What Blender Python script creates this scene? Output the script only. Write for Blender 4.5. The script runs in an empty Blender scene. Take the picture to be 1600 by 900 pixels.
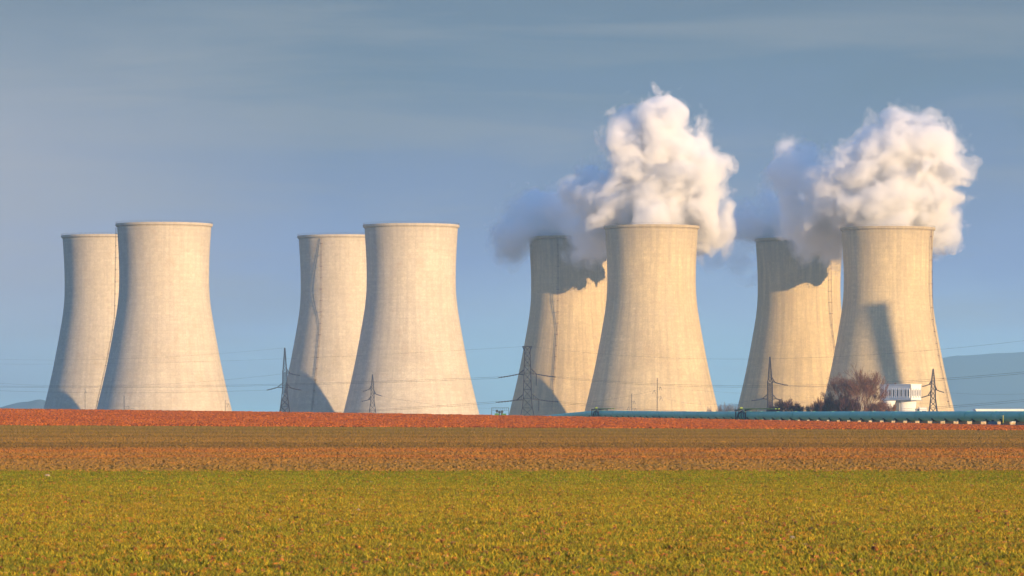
import bpy, bmesh, math, random
from mathutils import Vector, Matrix, noise
random.seed(7)
R = math.radians
S = bpy.context.scene
COL = S.collection

# ------------------------------------------------------------------ camera
F = 6620.0            # focal length in pixels of a 1600 wide frame
HY = 645.0            # picture row of the horizon
CZ = 1.8              # eye height
cam = bpy.data.cameras.new('camera'); camo = bpy.data.objects.new('camera', cam); COL.objects.link(camo)
cam.sensor_width = 36.0; cam.lens = F/1600*36
camo.location = (0, 0, CZ); camo.rotation_euler = (R(90), 0, 0)
cam.shift_y = (HY-450)/1600
cam.clip_start = 1.0; cam.clip_end = 60000
cam.dof.use_dof = True; cam.dof.focus_distance = 1500; cam.dof.aperture_fstop = 10
S.camera = camo

# ------------------------------------------------------------------ sun, sky, exposure
SUN_AZ, SUN_EL = 40.0, 7.0       # degrees to the right of straight behind the camera, elevation
sd = bpy.data.lights.new('sun', 'SUN'); so = bpy.data.objects.new('sun', sd); COL.objects.link(so)
sd.energy = 5.0; sd.angle = R(0.5); sd.color = (1.0, 0.70, 0.385)
tosun = Vector((math.sin(R(SUN_AZ))*math.cos(R(SUN_EL)), -math.cos(R(SUN_AZ))*math.cos(R(SUN_EL)), math.sin(R(SUN_EL))))
so.rotation_euler = tosun.to_track_quat('Z', 'Y').to_euler(); so.location = (300, -300, 300)

def srgb(r, g, b):
    f = lambda c: c/12.92 if c <= .04045 else ((c+.055)/1.055)**2.4
    return (f(r/255), f(g/255), f(b/255), 1)

W = bpy.data.worlds.new("World"); S.world = W; W.use_nodes = True
nt = W.node_tree; nt.nodes.clear()
class NT:
    """tiny node helper"""
    def __init__(s, t): s.t = t
    def n(s, typ, **kw):
        o = s.t.nodes.new(typ)
        for k, v in kw.items(): setattr(o, k, v)
        return o
    def l(s, a, b): s.t.links.new(a, b)
    def put(s, sock, v):
        if v is None: return
        if isinstance(v, bpy.types.NodeSocket): s.l(v, sock)
        else: sock.default_value = v
    def m(s, op, a, b=None, c=None, clamp=False, cls='ShaderNodeMath'):
        o = s.n(cls, operation=op); o.use_clamp = clamp
        s.put(o.inputs[0], a); s.put(o.inputs[1], b)
        if c is not None: s.put(o.inputs[2], c)
        return o.outputs[0]
    def mix(s, f, a, b, bt='MIX'):
        o = s.n('ShaderNodeMix', data_type='RGBA', blend_type=bt)
        s.put(o.inputs[0], f); s.put(o.inputs[6], a); s.put(o.inputs[7], b)
        return o.outputs[2]
    def ramp(s, f, stops, interp='LINEAR'):
        o = s.n('ShaderNodeValToRGB'); e = o.color_ramp.elements; o.color_ramp.interpolation = interp
        while len(e) < len(stops): e.new(0.5)
        for k, (p, c) in enumerate(stops):
            e[k].position = p; e[k].color = c if not isinstance(c, (int, float)) else (c, c, c, 1)
        s.put(o.inputs[0], f); return o.outputs[0]
    def noise(s, vec, scale, detail=3, rough=.5, dim='3D', dist=0):
        o = s.n('ShaderNodeTexNoise', noise_dimensions=dim)
        s.put(o.inputs['Vector'], vec); o.inputs['Scale'].default_value = scale
        o.inputs['Detail'].default_value = detail; o.inputs['Roughness'].default_value = rough
        o.inputs['Distortion'].default_value = dist
        return o.outputs[0]
    def scale(s, vec, xyz, loc=(0, 0, 0)):
        o = s.n('ShaderNodeMapping'); s.put(o.inputs[0], vec)
        o.inputs['Scale'].default_value = xyz; o.inputs['Location'].default_value = loc
        return o.outputs[0]
T = NT(nt)
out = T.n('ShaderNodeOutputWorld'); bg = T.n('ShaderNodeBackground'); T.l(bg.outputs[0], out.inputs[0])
sky = T.n('ShaderNodeTexSky', sky_type='NISHITA'); sky.sun_disc = False
sky.sun_elevation = R(SUN_EL); sky.sun_rotation = R(180-SUN_AZ); sky.air_density = 1.2; sky.dust_density = 1.0
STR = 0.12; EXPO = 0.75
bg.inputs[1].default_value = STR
tc = T.n('ShaderNodeTexCoord'); sep = T.n('ShaderNodeSeparateXYZ'); T.l(tc.outputs['Generated'], sep.inputs[0])
el = T.m('MULTIPLY', T.m('ARCSINE', sep.outputs[2]), 180/math.pi)      # elevation in degrees
az = T.m('MULTIPLY', T.m('ARCTAN2', sep.outputs[0], sep.outputs[1]), 180/math.pi)
comb = T.n('ShaderNodeCombineXYZ'); T.l(az, comb.inputs[0]); T.l(el, comb.inputs[1])
big = T.noise(T.scale(comb.outputs[0], (.16, .42, 1), (3.1, .4, 0)), 1.0, 3, .5, '2D', .6)
rot = T.n('ShaderNodeMapping'); T.l(comb.outputs[0], rot.inputs[0]); rot.inputs['Rotation'].default_value = (0, 0, R(-9)); rot.inputs['Scale'].default_value = (.16, 1.5, 1)
streak = T.noise(rot.outputs[0], 1.0, 4, .55, '2D', .3)
elw = T.m('ADD', el, T.m('MULTIPLY', T.m('SUBTRACT', big, .5), 1.6))
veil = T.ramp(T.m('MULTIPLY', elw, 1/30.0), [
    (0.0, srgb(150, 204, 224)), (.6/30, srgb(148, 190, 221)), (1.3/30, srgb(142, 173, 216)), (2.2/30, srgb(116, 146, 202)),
    (3.2/30, srgb(104, 132, 180)), (4.4/30, srgb(87, 120, 158)), (5.6/30, srgb(86, 114, 149)), (12/30, srgb(96, 142, 200)), (1.0, srgb(104, 160, 236))])  # topmost stops, out of view, brightened to lift the light on shaded steam
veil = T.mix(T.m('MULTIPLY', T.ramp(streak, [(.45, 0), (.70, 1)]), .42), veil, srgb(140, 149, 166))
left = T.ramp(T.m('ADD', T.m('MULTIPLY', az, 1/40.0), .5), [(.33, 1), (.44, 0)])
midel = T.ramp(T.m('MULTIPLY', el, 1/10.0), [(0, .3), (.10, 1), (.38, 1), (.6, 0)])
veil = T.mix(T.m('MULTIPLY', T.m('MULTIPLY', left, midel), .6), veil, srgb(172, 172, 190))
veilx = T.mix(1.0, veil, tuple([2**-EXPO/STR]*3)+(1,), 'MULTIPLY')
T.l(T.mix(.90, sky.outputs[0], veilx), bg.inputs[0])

S.view_settings.view_transform = 'Standard'; S.view_settings.look = 'None'
S.view_settings.exposure = EXPO; S.view_settings.gamma = 1.0; S.view_settings.use_curve_mapping = False
S.render.engine = 'CYCLES'
cy = S.cycles
cy.use_denoising = True; cy.volume_bounces = 12; cy.adaptive_threshold = .02; cy.max_bounces = 14; cy.diffuse_bounces = 2; cy.glossy_bounces = 2
cy.transparent_max_bounces = 8

# ------------------------------------------------------------------ helpers
def P(px, py, Y):                       # a place in the world from a direction and a distance
    return Vector(((px-800)*Y/F, Y, CZ+(HY-py)*Y/F))

def tag(o, label=None, cat=None, group=None, kind=None):
    for k, v in (('label', label), ('category', cat), ('group', group), ('kind', kind)):
        if v: o[k] = v
    return o
def empty(name, loc, rz=0, **kw):
    o = bpy.data.objects.new(name, None); COL.objects.link(o); o.location = loc; o.rotation_euler = (0, 0, rz)
    o.empty_display_size = .5
    return tag(o, **kw)
class MB:
    def __init__(s): s.v = []; s.f = []
    def add(s, vs, fs):
        b = len(s.v); s.v += [tuple(v) for v in vs]; s.f += [tuple(i+b for i in f) for f in fs]; return s
    def box(s, c, d, rz=0):
        x, y, z = d[0]/2, d[1]/2, d[2]/2; M = Matrix.Rotation(rz, 3, 'Z'); c = Vector(c)
        vs = [c+M @ Vector(p) for p in ((-x,-y,-z),(x,-y,-z),(x,y,-z),(-x,y,-z),(-x,-y,z),(x,-y,z),(x,y,z),(-x,y,z))]
        return s.add(vs, [(0,3,2,1),(4,5,6,7),(0,1,5,4),(1,2,6,5),(2,3,7,6),(3,0,4,7)])
    def tube(s, pts, rad, n=6, cap=True):
        pts = [Vector(p) for p in pts]
        if isinstance(rad, (int, float)): rad = [rad]*len(pts)
        vs = []; fs = []; a0 = None
        for i, p in enumerate(pts):
            d = (pts[min(i+1, len(pts)-1)]-pts[max(i-1, 0)])
            d = d.normalized() if d.length > 1e-9 else Vector((0, 0, 1))
            if a0 is None: a0 = Vector((0, 0, 1)) if abs(d.z) < .9 else Vector((1, 0, 0))
            a = (a0-d*a0.dot(d)).normalized(); b = d.cross(a); a0 = a
            for k in range(n):
                t = 2*math.pi*k/n + math.pi/n
                vs.append(p+(a*math.cos(t)+b*math.sin(t))*rad[i])
        for i in range(len(pts)-1):
            for k in range(n):
                k2 = (k+1) % n
                fs.append((i*n+k, i*n+k2, (i+1)*n+k2, (i+1)*n+k))
        if cap and n > 2: fs += [tuple(range(n))[::-1], tuple((len(pts)-1)*n+k for k in range(n))]
        return s.add(vs, fs)
    def lathe(s, prof, n=96, c=(0, 0, 0), closed=False):
        vs = []; fs = []; m = len(prof)
        for r, z in prof:
            for k in range(n):
                t = 2*math.pi*k/n; vs.append((c[0]+r*math.cos(t), c[1]+r*math.sin(t), c[2]+z))
        for i in range(m if closed else m-1):
            j = (i+1) % m
            for k in range(n):
                k2 = (k+1) % n; fs.append((i*n+k, i*n+k2, j*n+k2, j*n+k))
        return s.add(vs, fs)
    def build(s, name, mat, parent=None, smooth=False):
        me = bpy.data.meshes.new(name); me.from_pydata(s.v, [], s.f); me.materials.append(mat)
        if smooth: me.polygons.foreach_set('use_smooth', [True]*len(me.polygons))
        me.update()
        o = bpy.data.objects.new(name, me); COL.objects.link(o)
        if parent: o.parent = parent
        return o
def inst(o, parent, loc=(0, 0, 0), rz=0, scale=None):
    c = o.copy(); COL.objects.link(c); c.parent = parent; c.location = loc; c.rotation_euler = (0, 0, rz)
    if scale: c.scale = scale
    return c

def material(name, rough=.8, spec=.2):
    m = bpy.data.materials.new(name); m.use_nodes = True; t = NT(m.node_tree)
    b = m.node_tree.nodes['Principled BSDF']; b.inputs['Roughness'].default_value = rough
    b.inputs['Specular IOR Level'].default_value = spec
    return m, t, b
def bump(t, b, h, strength=.3, dist=.1):
    o = t.n('ShaderNodeBump'); o.inputs['Strength'].default_value = strength; o.inputs['Distance'].default_value = dist
    t.l(h, o.inputs['Height']); t.l(o.outputs[0], b.inputs['Normal'])
def flat(name, c1, c2=None, sc=1.0, rough=.7, metal=0, spec=.3):
    m, t, b = material(name, rough, spec)
    co = t.n('ShaderNodeTexCoord').outputs['Object']
    c2 = c2 or tuple(x*.7 for x in c1[:3])
    nz = t.noise(co, sc, 5, .6)
    t.l(t.mix(t.ramp(nz, [(.3, 0), (.7, 1)]), (*c1[:3], 1), (*c2[:3], 1)), b.inputs['Base Color'])
    b.inputs['Metallic'].default_value = metal
    return m

# ------------------------------------------------------------------ terrain
def crest(x):
    x = max(-100, min(100, x)); return 1.12-.01676*x-4.2e-5*x*x
def low(x):
    x = max(-60, min(60, x)); return .12-.005*x
def sm(a, b, v):
    t = max(0, min(1, (v-a)/(b-a))); return t*t*(3-2*t)
def terrain(x, Y):
    if Y <= 128: return 0.0
    if Y <= 450: return (Y-128)/322*low(x)
    if Y <= 700:
        s = (Y-450)/250; return (1-s)*low(x)+s*crest(x)
    h = crest(x)*(1-sm(700, 850, Y)) + (-.72)*sm(700, 850, Y)
    return h - 7.5*sm(1500, 2100, Y)

# zones as real bands of land: picture rows only served to find these distances
m_ground, t, b = material('field_soil', .95, .1)
geo = t.n('ShaderNodeNewGeometry'); pos = geo.outputs['Position']
sp = t.n('ShaderNodeSeparateXYZ'); t.l(pos, sp.inputs[0]); X, Y = sp.outputs[0], sp.outputs[1]
def zone(t, X, Y, pos):
    wob = t.m('MULTIPLY', t.m('SUBTRACT', t.noise(t.scale(pos, (.05, .05, 1)), 1, 6, .7), .5), 26)
    yy = t.m('ADD', Y, wob)
    return t.m('DIVIDE', t.m('ADD', yy, t.m('MULTIPLY', X, -.10)), 1000)
z = zone(t, X, Y, pos)
lin = t.ramp(z, [(0, (.26, .12, .03, 1)), (.100, (.22, .12, .03, 1)), (.127, (.13, .10, .02, 1)), (.131, (.30, .125, .04, 1)), (.165, (.30, .13, .04, 1)),
                 (.172, (.36, .10, .03, 1)), (.200, (.35, .11, .03, 1)), (.215, (.18, .085, .028, 1)), (.250, (.21, .11, .033, 1)), (.29, (.17, .105, .032, 1)), (.33, (.23, .12, .035, 1)),
                 (.40, (.16, .11, .035, 1)), (.446, (.17, .11, .035, 1)), (.452, (.34, .10, .03, 1)), (.56, (.26, .065, .022, 1)), (.72, (.20, .05, .025, 1)), (.80, (.22, .08, .04, 1))])
st = t.noise(t.scale(pos, (.012, .35, 1)), 1, 4, .6)
lin = t.mix(t.m('MULTIPLY', t.ramp(st, [(.4, 0), (.62, 1)]), .45), lin, (.15, .10, .03, 1))
clod = t.noise(pos, 3.0, 6, .7)
lin = t.mix(t.ramp(clod, [(.35, .55), (.5, 0)]), lin, (.09, .045, .02, 1))
spk = t.noise(pos, 9.0, 3, .7)
lin = t.mix(t.ramp(spk, [(.60, 0), (.72, .6)]), lin, (.50, .26, .10, 1))
# beyond the ridge: pale dry grass land
far = t.m('GREATER_THAN', t.m('ADD', Y, t.m('MULTIPLY', X, 1/.126)), 104/.126+860-12/.126)
dry = t.ramp(t.noise(t.scale(pos, (.08, .02, 1)), 1, 5, .6), [(.3, (.42, .30, .17, 1)), (.6, (.55, .42, .27, 1)), (.8, (.25, .24, .10, 1))])
lin = t.mix(far, lin, dry)
t.l(lin, b.inputs['Base Color'])
bump(t, b, t.m('ADD', t.m('MULTIPLY', clod, .12), t.m('MULTIPLY', spk, .03)), 1.0, 1.0)

def axis(segs):
    out = []
    for a, b_, n in segs: out += [a+(b_-a)*i/n for i in range(n)]
    return out+[segs[-1][1]]
xs = axis([(-9000, -2000, 6), (-2000, -300, 12), (-300, -130, 8), (-130, 130, 130), (130, 300, 8), (300, 2000, 12), (2000, 9000, 6)])
ys = axis([(-400, 40, 4), (40, 128, 4), (128, 450, 20), (450, 690, 60), (690, 720, 24), (720, 1000, 40), (1000, 2200, 50), (2200, 5000, 10), (5000, 14000, 8)])
g = MB(); nx = len(xs)
for yv in ys:
    for xv in xs:
        h = terrain(xv, yv)
        if 440 < yv < 900 and abs(xv) < 140:
            h += .05*noise.noise(Vector((xv*.35, yv*.3, 0)))*sm(450, 560, yv)
            h += .03*noise.noise(Vector((xv*.08, yv*.05, 5)))*sm(450, 560, yv)
        g.v.append((xv, yv, h))
for j in range(len(ys)-1):
    for i in range(nx-1):
        a = j*nx+i; g.f.append((a, a+1, a+nx+1, a+nx))
tag(g.build('ground', m_ground, smooth=True), kind='structure')

# asphalt road beside the pipeline
def pipe_x(Y): return 104-.126*(Y-860)
m_asph = flat('asphalt', (.06, .062, .068), (.045, .047, .05), .6, .9)
rd = MB(); pr = None
for k in range(60):
    yv = 560+k*16
    a = (pipe_x(yv)-11.0, yv); c = (pipe_x(yv)-4.6, yv)
    za, zc = terrain(*a)+.16, terrain(*c)+.16
    rd.v += [(a[0]-.5, a[1], za-.5), (a[0], a[1], za), (c[0], c[1], zc), (c[0]+.5, c[1], zc-.5)]
    if k:
        for q in range(3):
            i = (k-1)*4+q; rd.f.append((i, i+1, i+5, i+4))
tag(rd.build('road', m_asph), kind='structure')

# ------------------------------------------------------------------ distant hills
def ridge(name, prof, Y0, depth, mat):
    mb = MB(); n = 160; x0, x1 = prof[0][0], prof[-1][0]; rows = 7
    for j in range(rows):
        tj = j/(rows-1)
        for i in range(n+1):
            x = x0+(x1-x0)*i/n
            for (xa, ha), (xb, hb) in zip(prof, prof[1:]):
                if xa <= x <= xb: h = ha+(hb-ha)*sm(xa, xb, x); break
            h = h*(1+.03*noise.noise(Vector((x*.004, j*.3, 1))))+1.5*noise.noise(Vector((x*.02, j, 2)))
            w = math.sin(math.pi*min(1, tj*.5/.5)/1) if False else (tj/.5 if tj < .5 else 1-(tj-.5)*.8)
            mb.v.append((x, Y0+depth*tj+40*noise.noise(Vector((x*.003, 3, j))), -10+(h+10)*w))
    for j in range(rows-1):
        for i in range(n):
            a = j*(n+1)+i; mb.f.append((a, a+1, a+n+2, a+n+1))
    return tag(mb.build(name, mat, smooth=True), kind='structure')
m_hill = flat('forested_hill', (.05, .08, .07), (.06, .09, .07), .004, .95)
hx = lambda px, Yd: (px-800)*Yd/F
hy = lambda py, Yd: CZ+(HY-py)*Yd/F
D1 = 12000
ridge('hills', [(hx(q, D1), hy(w, D1)) for q, w in ((1040, 648), (1180, 630), (1330, 600), (1490, 556), (1545, 549), (1610, 546), (1750, 538), (1950, 548), (2400, 590), (3200, 640))], D1, 1500, m_hill)
D2 = 9500
ridge('hill', [(hx(q, D2), hy(w, D2)) for q, w in ((-500, 645), (-250, 632), (-60, 640), (5, 627), (28, 623), (60, 633), (110, 642), (200, 648))], D2, 900, m_hill)

# ------------------------------------------------------------------ cooling towers
PROF = [(355, 73.3), (372, 72.3), (388, 71.3), (403, 70.6), (420, 70.15), (436, 70.0), (452, 70.3), (466, 71.3), (481, 73.0), (495, 75.2), (511, 78.0), (528, 81.0), (546, 84.4), (565, 88.0), (583, 91.8), (601, 95.8), (622, 100.9), (643, 106.0), (664, 111.3)]
UM = 2570/F      # metres per picture pixel for the reference tower
def shell_r(zr):                                  # radius at height zr above the eye line (metres)
    py = 645-zr/UM
    for (a, ra), (c, rc) in zip(PROF, PROF[1:]):
        if a <= py <= c: return (ra+(rc-ra)*(py-a)/(c-a))*UM
    return (PROF[0][1] if py < PROF[0][0] else PROF[-1][1])*UM

def concrete(name, dirt, warm, seed):
    m, t, b = material(name, .9, .15)
    co = t.n('ShaderNodeTexCoord').outputs['Object']
    s_ = t.n('ShaderNodeSeparateXYZ'); t.l(co, s_.inputs[0])
    ang = t.m('ARCTAN2', s_.outputs[1], s_.outputs[0]); zz = s_.outputs[2]
    cmb = t.n('ShaderNodeCombineXYZ'); t.l(t.m('MULTIPLY', ang, 32), cmb.inputs[0]); t.l(zz, cmb.inputs[1]); cmb.inputs[2].default_value = seed
    uv = cmb.outputs[0]                            # metres round, metres up
    base = t.mix(t.ramp(t.noise(uv, .05, 4, .6), [(.35, 0), (.7, 1)]), (.66*warm[0], .58*warm[1], .44*warm[2], 1), (.57*warm[0], .49*warm[1], .365*warm[2], 1))
    # each formwork panel cast slightly different
    def pan(w, h):
        br = t.n('ShaderNodeTexBrick'); br.offset = 0; t.l(uv, br.inputs['Vector'])
        br.inputs['Scale'].default_value = 1; br.inputs['Brick Width'].default_value = w; br.inputs['Row Height'].default_value = h
        br.inputs['Mortar Size'].default_value = .07; br.inputs['Mortar Smooth'].default_value = .3
        br.inputs['Color1'].default_value = (1, 1, 1, 1); br.inputs['Color2'].default_value = (.80, .80, .79, 1); br.inputs['Mortar'].default_value = (.70, .69, .68, 1)
        return br
    br = pan(2.6, 1.9)
    base = t.mix(.6, base, br.outputs[0], 'MULTIPLY')
    vs = t.noise(t.scale(uv, (.35, .018, 1)), 1, 5, .65)      # rain streaks
    base = t.mix(t.m('MULTIPLY', t.ramp(vs, [(.42, 0), (.66, 1)]), .24+.36*dirt), base, (.30*warm[0], .26*warm[1], .22*warm[2], 1))
    hs = t.noise(t.scale(uv, (.03, .5, 1)), 1, 4, .6)
    base = t.mix(t.m('MULTIPLY', t.ramp(hs, [(.4, 0), (.65, 1)]), .4), base, (.46*warm[0], .39*warm[1], .31*warm[2], 1))
    gr_ = t.noise(uv, 1.1, 4, .75)
    base = t.mix(1.0, base, t.ramp(gr_, [(.3, .74), (.7, 1.0)]), 'MULTIPLY')
    base = t.mix(1.0, base, (1.12, 1.12, 1.12, 1), 'MULTIPLY')
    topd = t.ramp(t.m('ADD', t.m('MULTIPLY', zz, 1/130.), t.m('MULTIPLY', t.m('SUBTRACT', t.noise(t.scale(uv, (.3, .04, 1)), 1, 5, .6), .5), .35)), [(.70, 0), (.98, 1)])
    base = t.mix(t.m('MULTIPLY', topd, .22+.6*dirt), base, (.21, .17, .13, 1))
    blot = t.ramp(t.noise(uv, .16, 6, .7), [(.55, 0), (.75, 1)])
    base = t.mix(t.m('MULTIPLY', blot, .4), base, (.42, .28, .17, 1))
    t.l(base, b.inputs['Base Color'])
    bump(t, b, t.m('ADD', t.m('MULTIPLY', br.outputs['Fac'], -.05), t.m('MULTIPLY', t.noise(uv, .9, 4, .6), .05)), .8, 1.0)
    return m
m_iron = flat('weathered_ladder_steel', (.10, .07, .06), (.17, .09, .06), .8, .7)
m_rust = flat('rusty_bracket', (.22, .09, .05), (.13, .07, .05), .8, .8)

def tower(px, D, label, dirt, warm, ladder=None, seed=0, scale=1.0):
    s = D/2570*scale if False else 1.0
    root = empty('cooling_tower', ((px-800)*D/F, D, CZ), label=label, cat='cooling tower', group='concrete cooling towers of the power station')
    m = concrete('tower_concrete', dirt, warm, seed)
    top = (645-350)*UM; z0 = -19*UM-5
    prof = []; n = 90
    for i in range(n+1):
        zz = z0+(top-1.9-z0)*i/n; prof.append((shell_r(zz), zz))
    # smooth the measured outline
    for _ in range(3): prof = [prof[0]]+[((prof[i-1][0]+prof[i][0]*2+prof[i+1][0])/4, prof[i][1]) for i in range(1, n)]+[prof[n]]
    inner = [(r-.45, z) for r, z in prof][::-1]
    root['shell_top'] = top
    MB().lathe(prof+inner, 128, closed=True).build('shell', m, root, True)
    rt = prof[-1][0]
    MB().lathe([(rt-.1, top-1.9), (rt+.35, top-1.85), (rt+1.0, top-1.25), (rt+1.0, top), (rt-1.0, top), (rt-1.0, top-1.9)], 128, closed=True).build('rim_ring', m, root)
    rail = MB()
    for k in range(64):
        a = 2*math.pi*k/64; rail.tube([((rt+.8)*math.cos(a), (rt+.8)*math.sin(a), top), ((rt+.8)*math.cos(a), (rt+.8)*math.sin(a), top+1.1)], .04, 3)
    for hz in (.6, 1.1): rail.tube([((rt+.8)*math.cos(2*math.pi*k/64), (rt+.8)*math.sin(2*math.pi*k/64), top+hz) for k in range(65)], .035, 3)
    rail.build('guard_rail', m_iron, root)
    def surf(phi, zz, off):
        r = shell_r(zz)+off; return Vector((r*math.sin(phi), -r*math.cos(phi), zz))
    for (deg, pyk, pybot) in (ladder or []):
        phi = R(deg); zk = (645-pyk)*UM; zb = (645-pybot)*UM
        keys = [surf(phi, top-2.1, .75), surf(phi, zk, .75), surf(phi, (zk+zb)/2, .8), surf(phi, zb, .8)]
        tang = Vector((math.cos(phi), math.sin(phi), 0)); outw = Vector((math.sin(phi), -math.cos(phi), 0))
        lad = MB(); pts = []
        for a, c in zip(keys, keys[1:]):
            nn = max(2, int((a-c).length/1.2))
            pts += [a.lerp(c, i/nn) for i in range(nn)]
        pts.append(keys[-1])
        for sgn in (-1, 1): lad.tube([p+tang*.42*sgn for p in pts[::6]+[pts[-1]]], .10, 4)
        for p in pts: lad.tube([p-tang*.42, p+tang*.42], .03, 3)
        for p in pts[1::4]: lad.tube([p+tang*(.42*math.cos(R(a)))+outw*(.5*math.sin(R(a))) for a in range(0, 181, 45)], .04, 3, False)
        for a in (45, 135): lad.tube([p+tang*(.42*math.cos(R(a)))+outw*(.5*math.sin(R(a))) for p in pts[::6]+[pts[-1]]], .025, 3)
        lo = lad.build('ladder', m_iron, root)
        for p in pts[3::6]:
            q = surf(phi, p.z, 0); b2 = MB()
            b2.box(p+tang*.1-outw*.1, (1.5 if pts.index(p) % 12 == 3 else 1.0, .8, .3), phi)
            b2.tube([p-outw*.3, q-outw*.1], .07, 4)
            b2.build('bracket', m_rust, lo)
    return root
NEUT, YEL = (1.0, 1.0, 1.0), (1.0, .94, .80)
towers = {}
towers['F1'] = tower(256.5, 2570, 'idle pale concrete cooling tower, front one of the leftmost pair', .15, NEUT, [(-91, 497, 640)], 1)
towers['F2'] = tower(642.5, 2585, 'idle pale concrete cooling tower, front one of the second pair from left', .2, NEUT, None, 2)
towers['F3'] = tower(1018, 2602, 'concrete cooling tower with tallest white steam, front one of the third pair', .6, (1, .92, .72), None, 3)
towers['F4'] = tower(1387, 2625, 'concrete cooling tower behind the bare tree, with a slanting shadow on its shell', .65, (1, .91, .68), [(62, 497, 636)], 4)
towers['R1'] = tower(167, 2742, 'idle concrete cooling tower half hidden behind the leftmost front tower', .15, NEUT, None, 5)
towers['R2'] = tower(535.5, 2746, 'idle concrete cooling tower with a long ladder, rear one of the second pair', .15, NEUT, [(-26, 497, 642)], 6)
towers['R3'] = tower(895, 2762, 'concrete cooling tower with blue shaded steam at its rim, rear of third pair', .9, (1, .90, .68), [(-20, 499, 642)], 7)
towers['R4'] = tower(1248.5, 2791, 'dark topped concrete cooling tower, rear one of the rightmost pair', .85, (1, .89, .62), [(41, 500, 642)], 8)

# the plant's ventilation stack, right of the towers
q = Vector(towers['F4'].location)+Vector((math.sin(R(SUN_AZ)), -math.cos(R(SUN_AZ)), 0))*640-Vector((math.cos(R(SUN_AZ)), math.sin(R(SUN_AZ)), 0))*24
stack = empty('ventilation_stack', (q.x, q.y, terrain(q.x, q.y)), label='tall slim concrete ventilation stack standing right of the cooling towers', cat='chimney')
zt = CZ-terrain(q.x, q.y)+68+616*math.tan(R(SUN_EL))
MB().lathe([(6.4, -1), (5.6, zt*.4), (4.9, zt*.8), (4.6, zt), (4.1, zt), (4.1, zt-3)], 40).build('shaft', concrete('stack_concrete', .3, NEUT, 12), stack, True)
MB().lathe([(4.75, zt-.8), (5.1, zt-.8), (5.1, zt+.1), (4.65, zt+.1)], 40, closed=True).build('rim_ring', m_iron, stack)

# ------------------------------------------------------------------ steam
import numpy as np
def lattice_noise(p, freq, seed):
    rs = np.random.RandomState(seed); N = 32; g = rs.rand(N, N, N).astype(np.float32)*2-1
    q = p*freq; i0 = np.floor(q).astype(np.int32); f = (q-i0).astype(np.float32); f = f*f*f*(f*(f*6-15)+10); i0 %= N; i1 = (i0+1) % N
    x0, y0, z0 = i0[..., 0], i0[..., 1], i0[..., 2]; x1, y1, z1 = i1[..., 0], i1[..., 1], i1[..., 2]; fx, fy, fz = f[..., 0], f[..., 1], f[..., 2]
    a = g[x0, y0, z0]*(1-fx)+g[x1, y0, z0]*fx; b_ = g[x0, y1, z0]*(1-fx)+g[x1, y1, z0]*fx
    c = g[x0, y0, z1]*(1-fx)+g[x1, y0, z1]*fx; d = g[x0, y1, z1]*(1-fx)+g[x1, y1, z1]*fx
    return (a*(1-fy)+b_*fy)*(1-fz)+(c*(1-fy)+d*fy)*fz
def isosurface(v, iso, org, h):
    """surface nets: one vertex per crossed cell, one quad per crossed grid edge"""
    v = v-iso; ins = v > 0; nx, ny, nz = v.shape
    acc = np.zeros((nx-1, ny-1, nz-1, 3), np.float32); cnt = np.zeros((nx-1, ny-1, nz-1), np.float32)
    for ax in range(3):
        sl0 = [slice(None)]*3; sl1 = [slice(None)]*3; sl0[ax] = slice(0, -1); sl1[ax] = slice(1, None)
        a, b_ = v[tuple(sl0)], v[tuple(sl1)]; cr = (a > 0) != (b_ > 0); t_ = np.where(cr, a/(a-b_+1e-12), 0).astype(np.float32)
        o1, o2 = [k for k in range(3) if k != ax]
        for d1 in (0, 1):
            for d2 in (0, 1):
                sl = [slice(None)]*3; sl[o1] = slice(d1, v.shape[o1]-1+d1); sl[o2] = slice(d2, v.shape[o2]-1+d2)
                c_ = cr[tuple(sl)]; tt = t_[tuple(sl)]
                acc[..., ax] += np.where(c_, tt, 0); acc[..., o1] += np.where(c_, d1, 0); acc[..., o2] += np.where(c_, d2, 0); cnt += c_
    m = cnt > 0; idx = -np.ones(cnt.shape, np.int64); idx[m] = np.arange(m.sum())
    co_ = (np.argwhere(m)+acc[m]/cnt[m][:, None])*h+org
    fs = []
    for ax in range(3):
        sl0 = [slice(1, -1)]*3; sl1 = [slice(1, -1)]*3; sl0[ax] = slice(0, -1); sl1[ax] = slice(1, None)
        a, b_ = ins[tuple(sl0)], ins[tuple(sl1)]; o1, o2 = (ax+1) % 3, (ax+2) % 3
        P_ = np.argwhere(a != b_); up = a[a != b_]
        off = np.ones(3, int); off[ax] = 0; P_ = P_+off
        e1 = np.zeros(3, int); e1[o1] = 1; e2 = np.zeros(3, int); e2[o2] = 1
        q_ = np.stack([idx[tuple((P_-e1-e2).T)], idx[tuple((P_-e2).T)], idx[tuple(P_.T)], idx[tuple((P_-e1).T)]], 1)
        q_[~up] = q_[~up][:, ::-1]; fs.append(q_)
    return co_, np.concatenate(fs)
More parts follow.
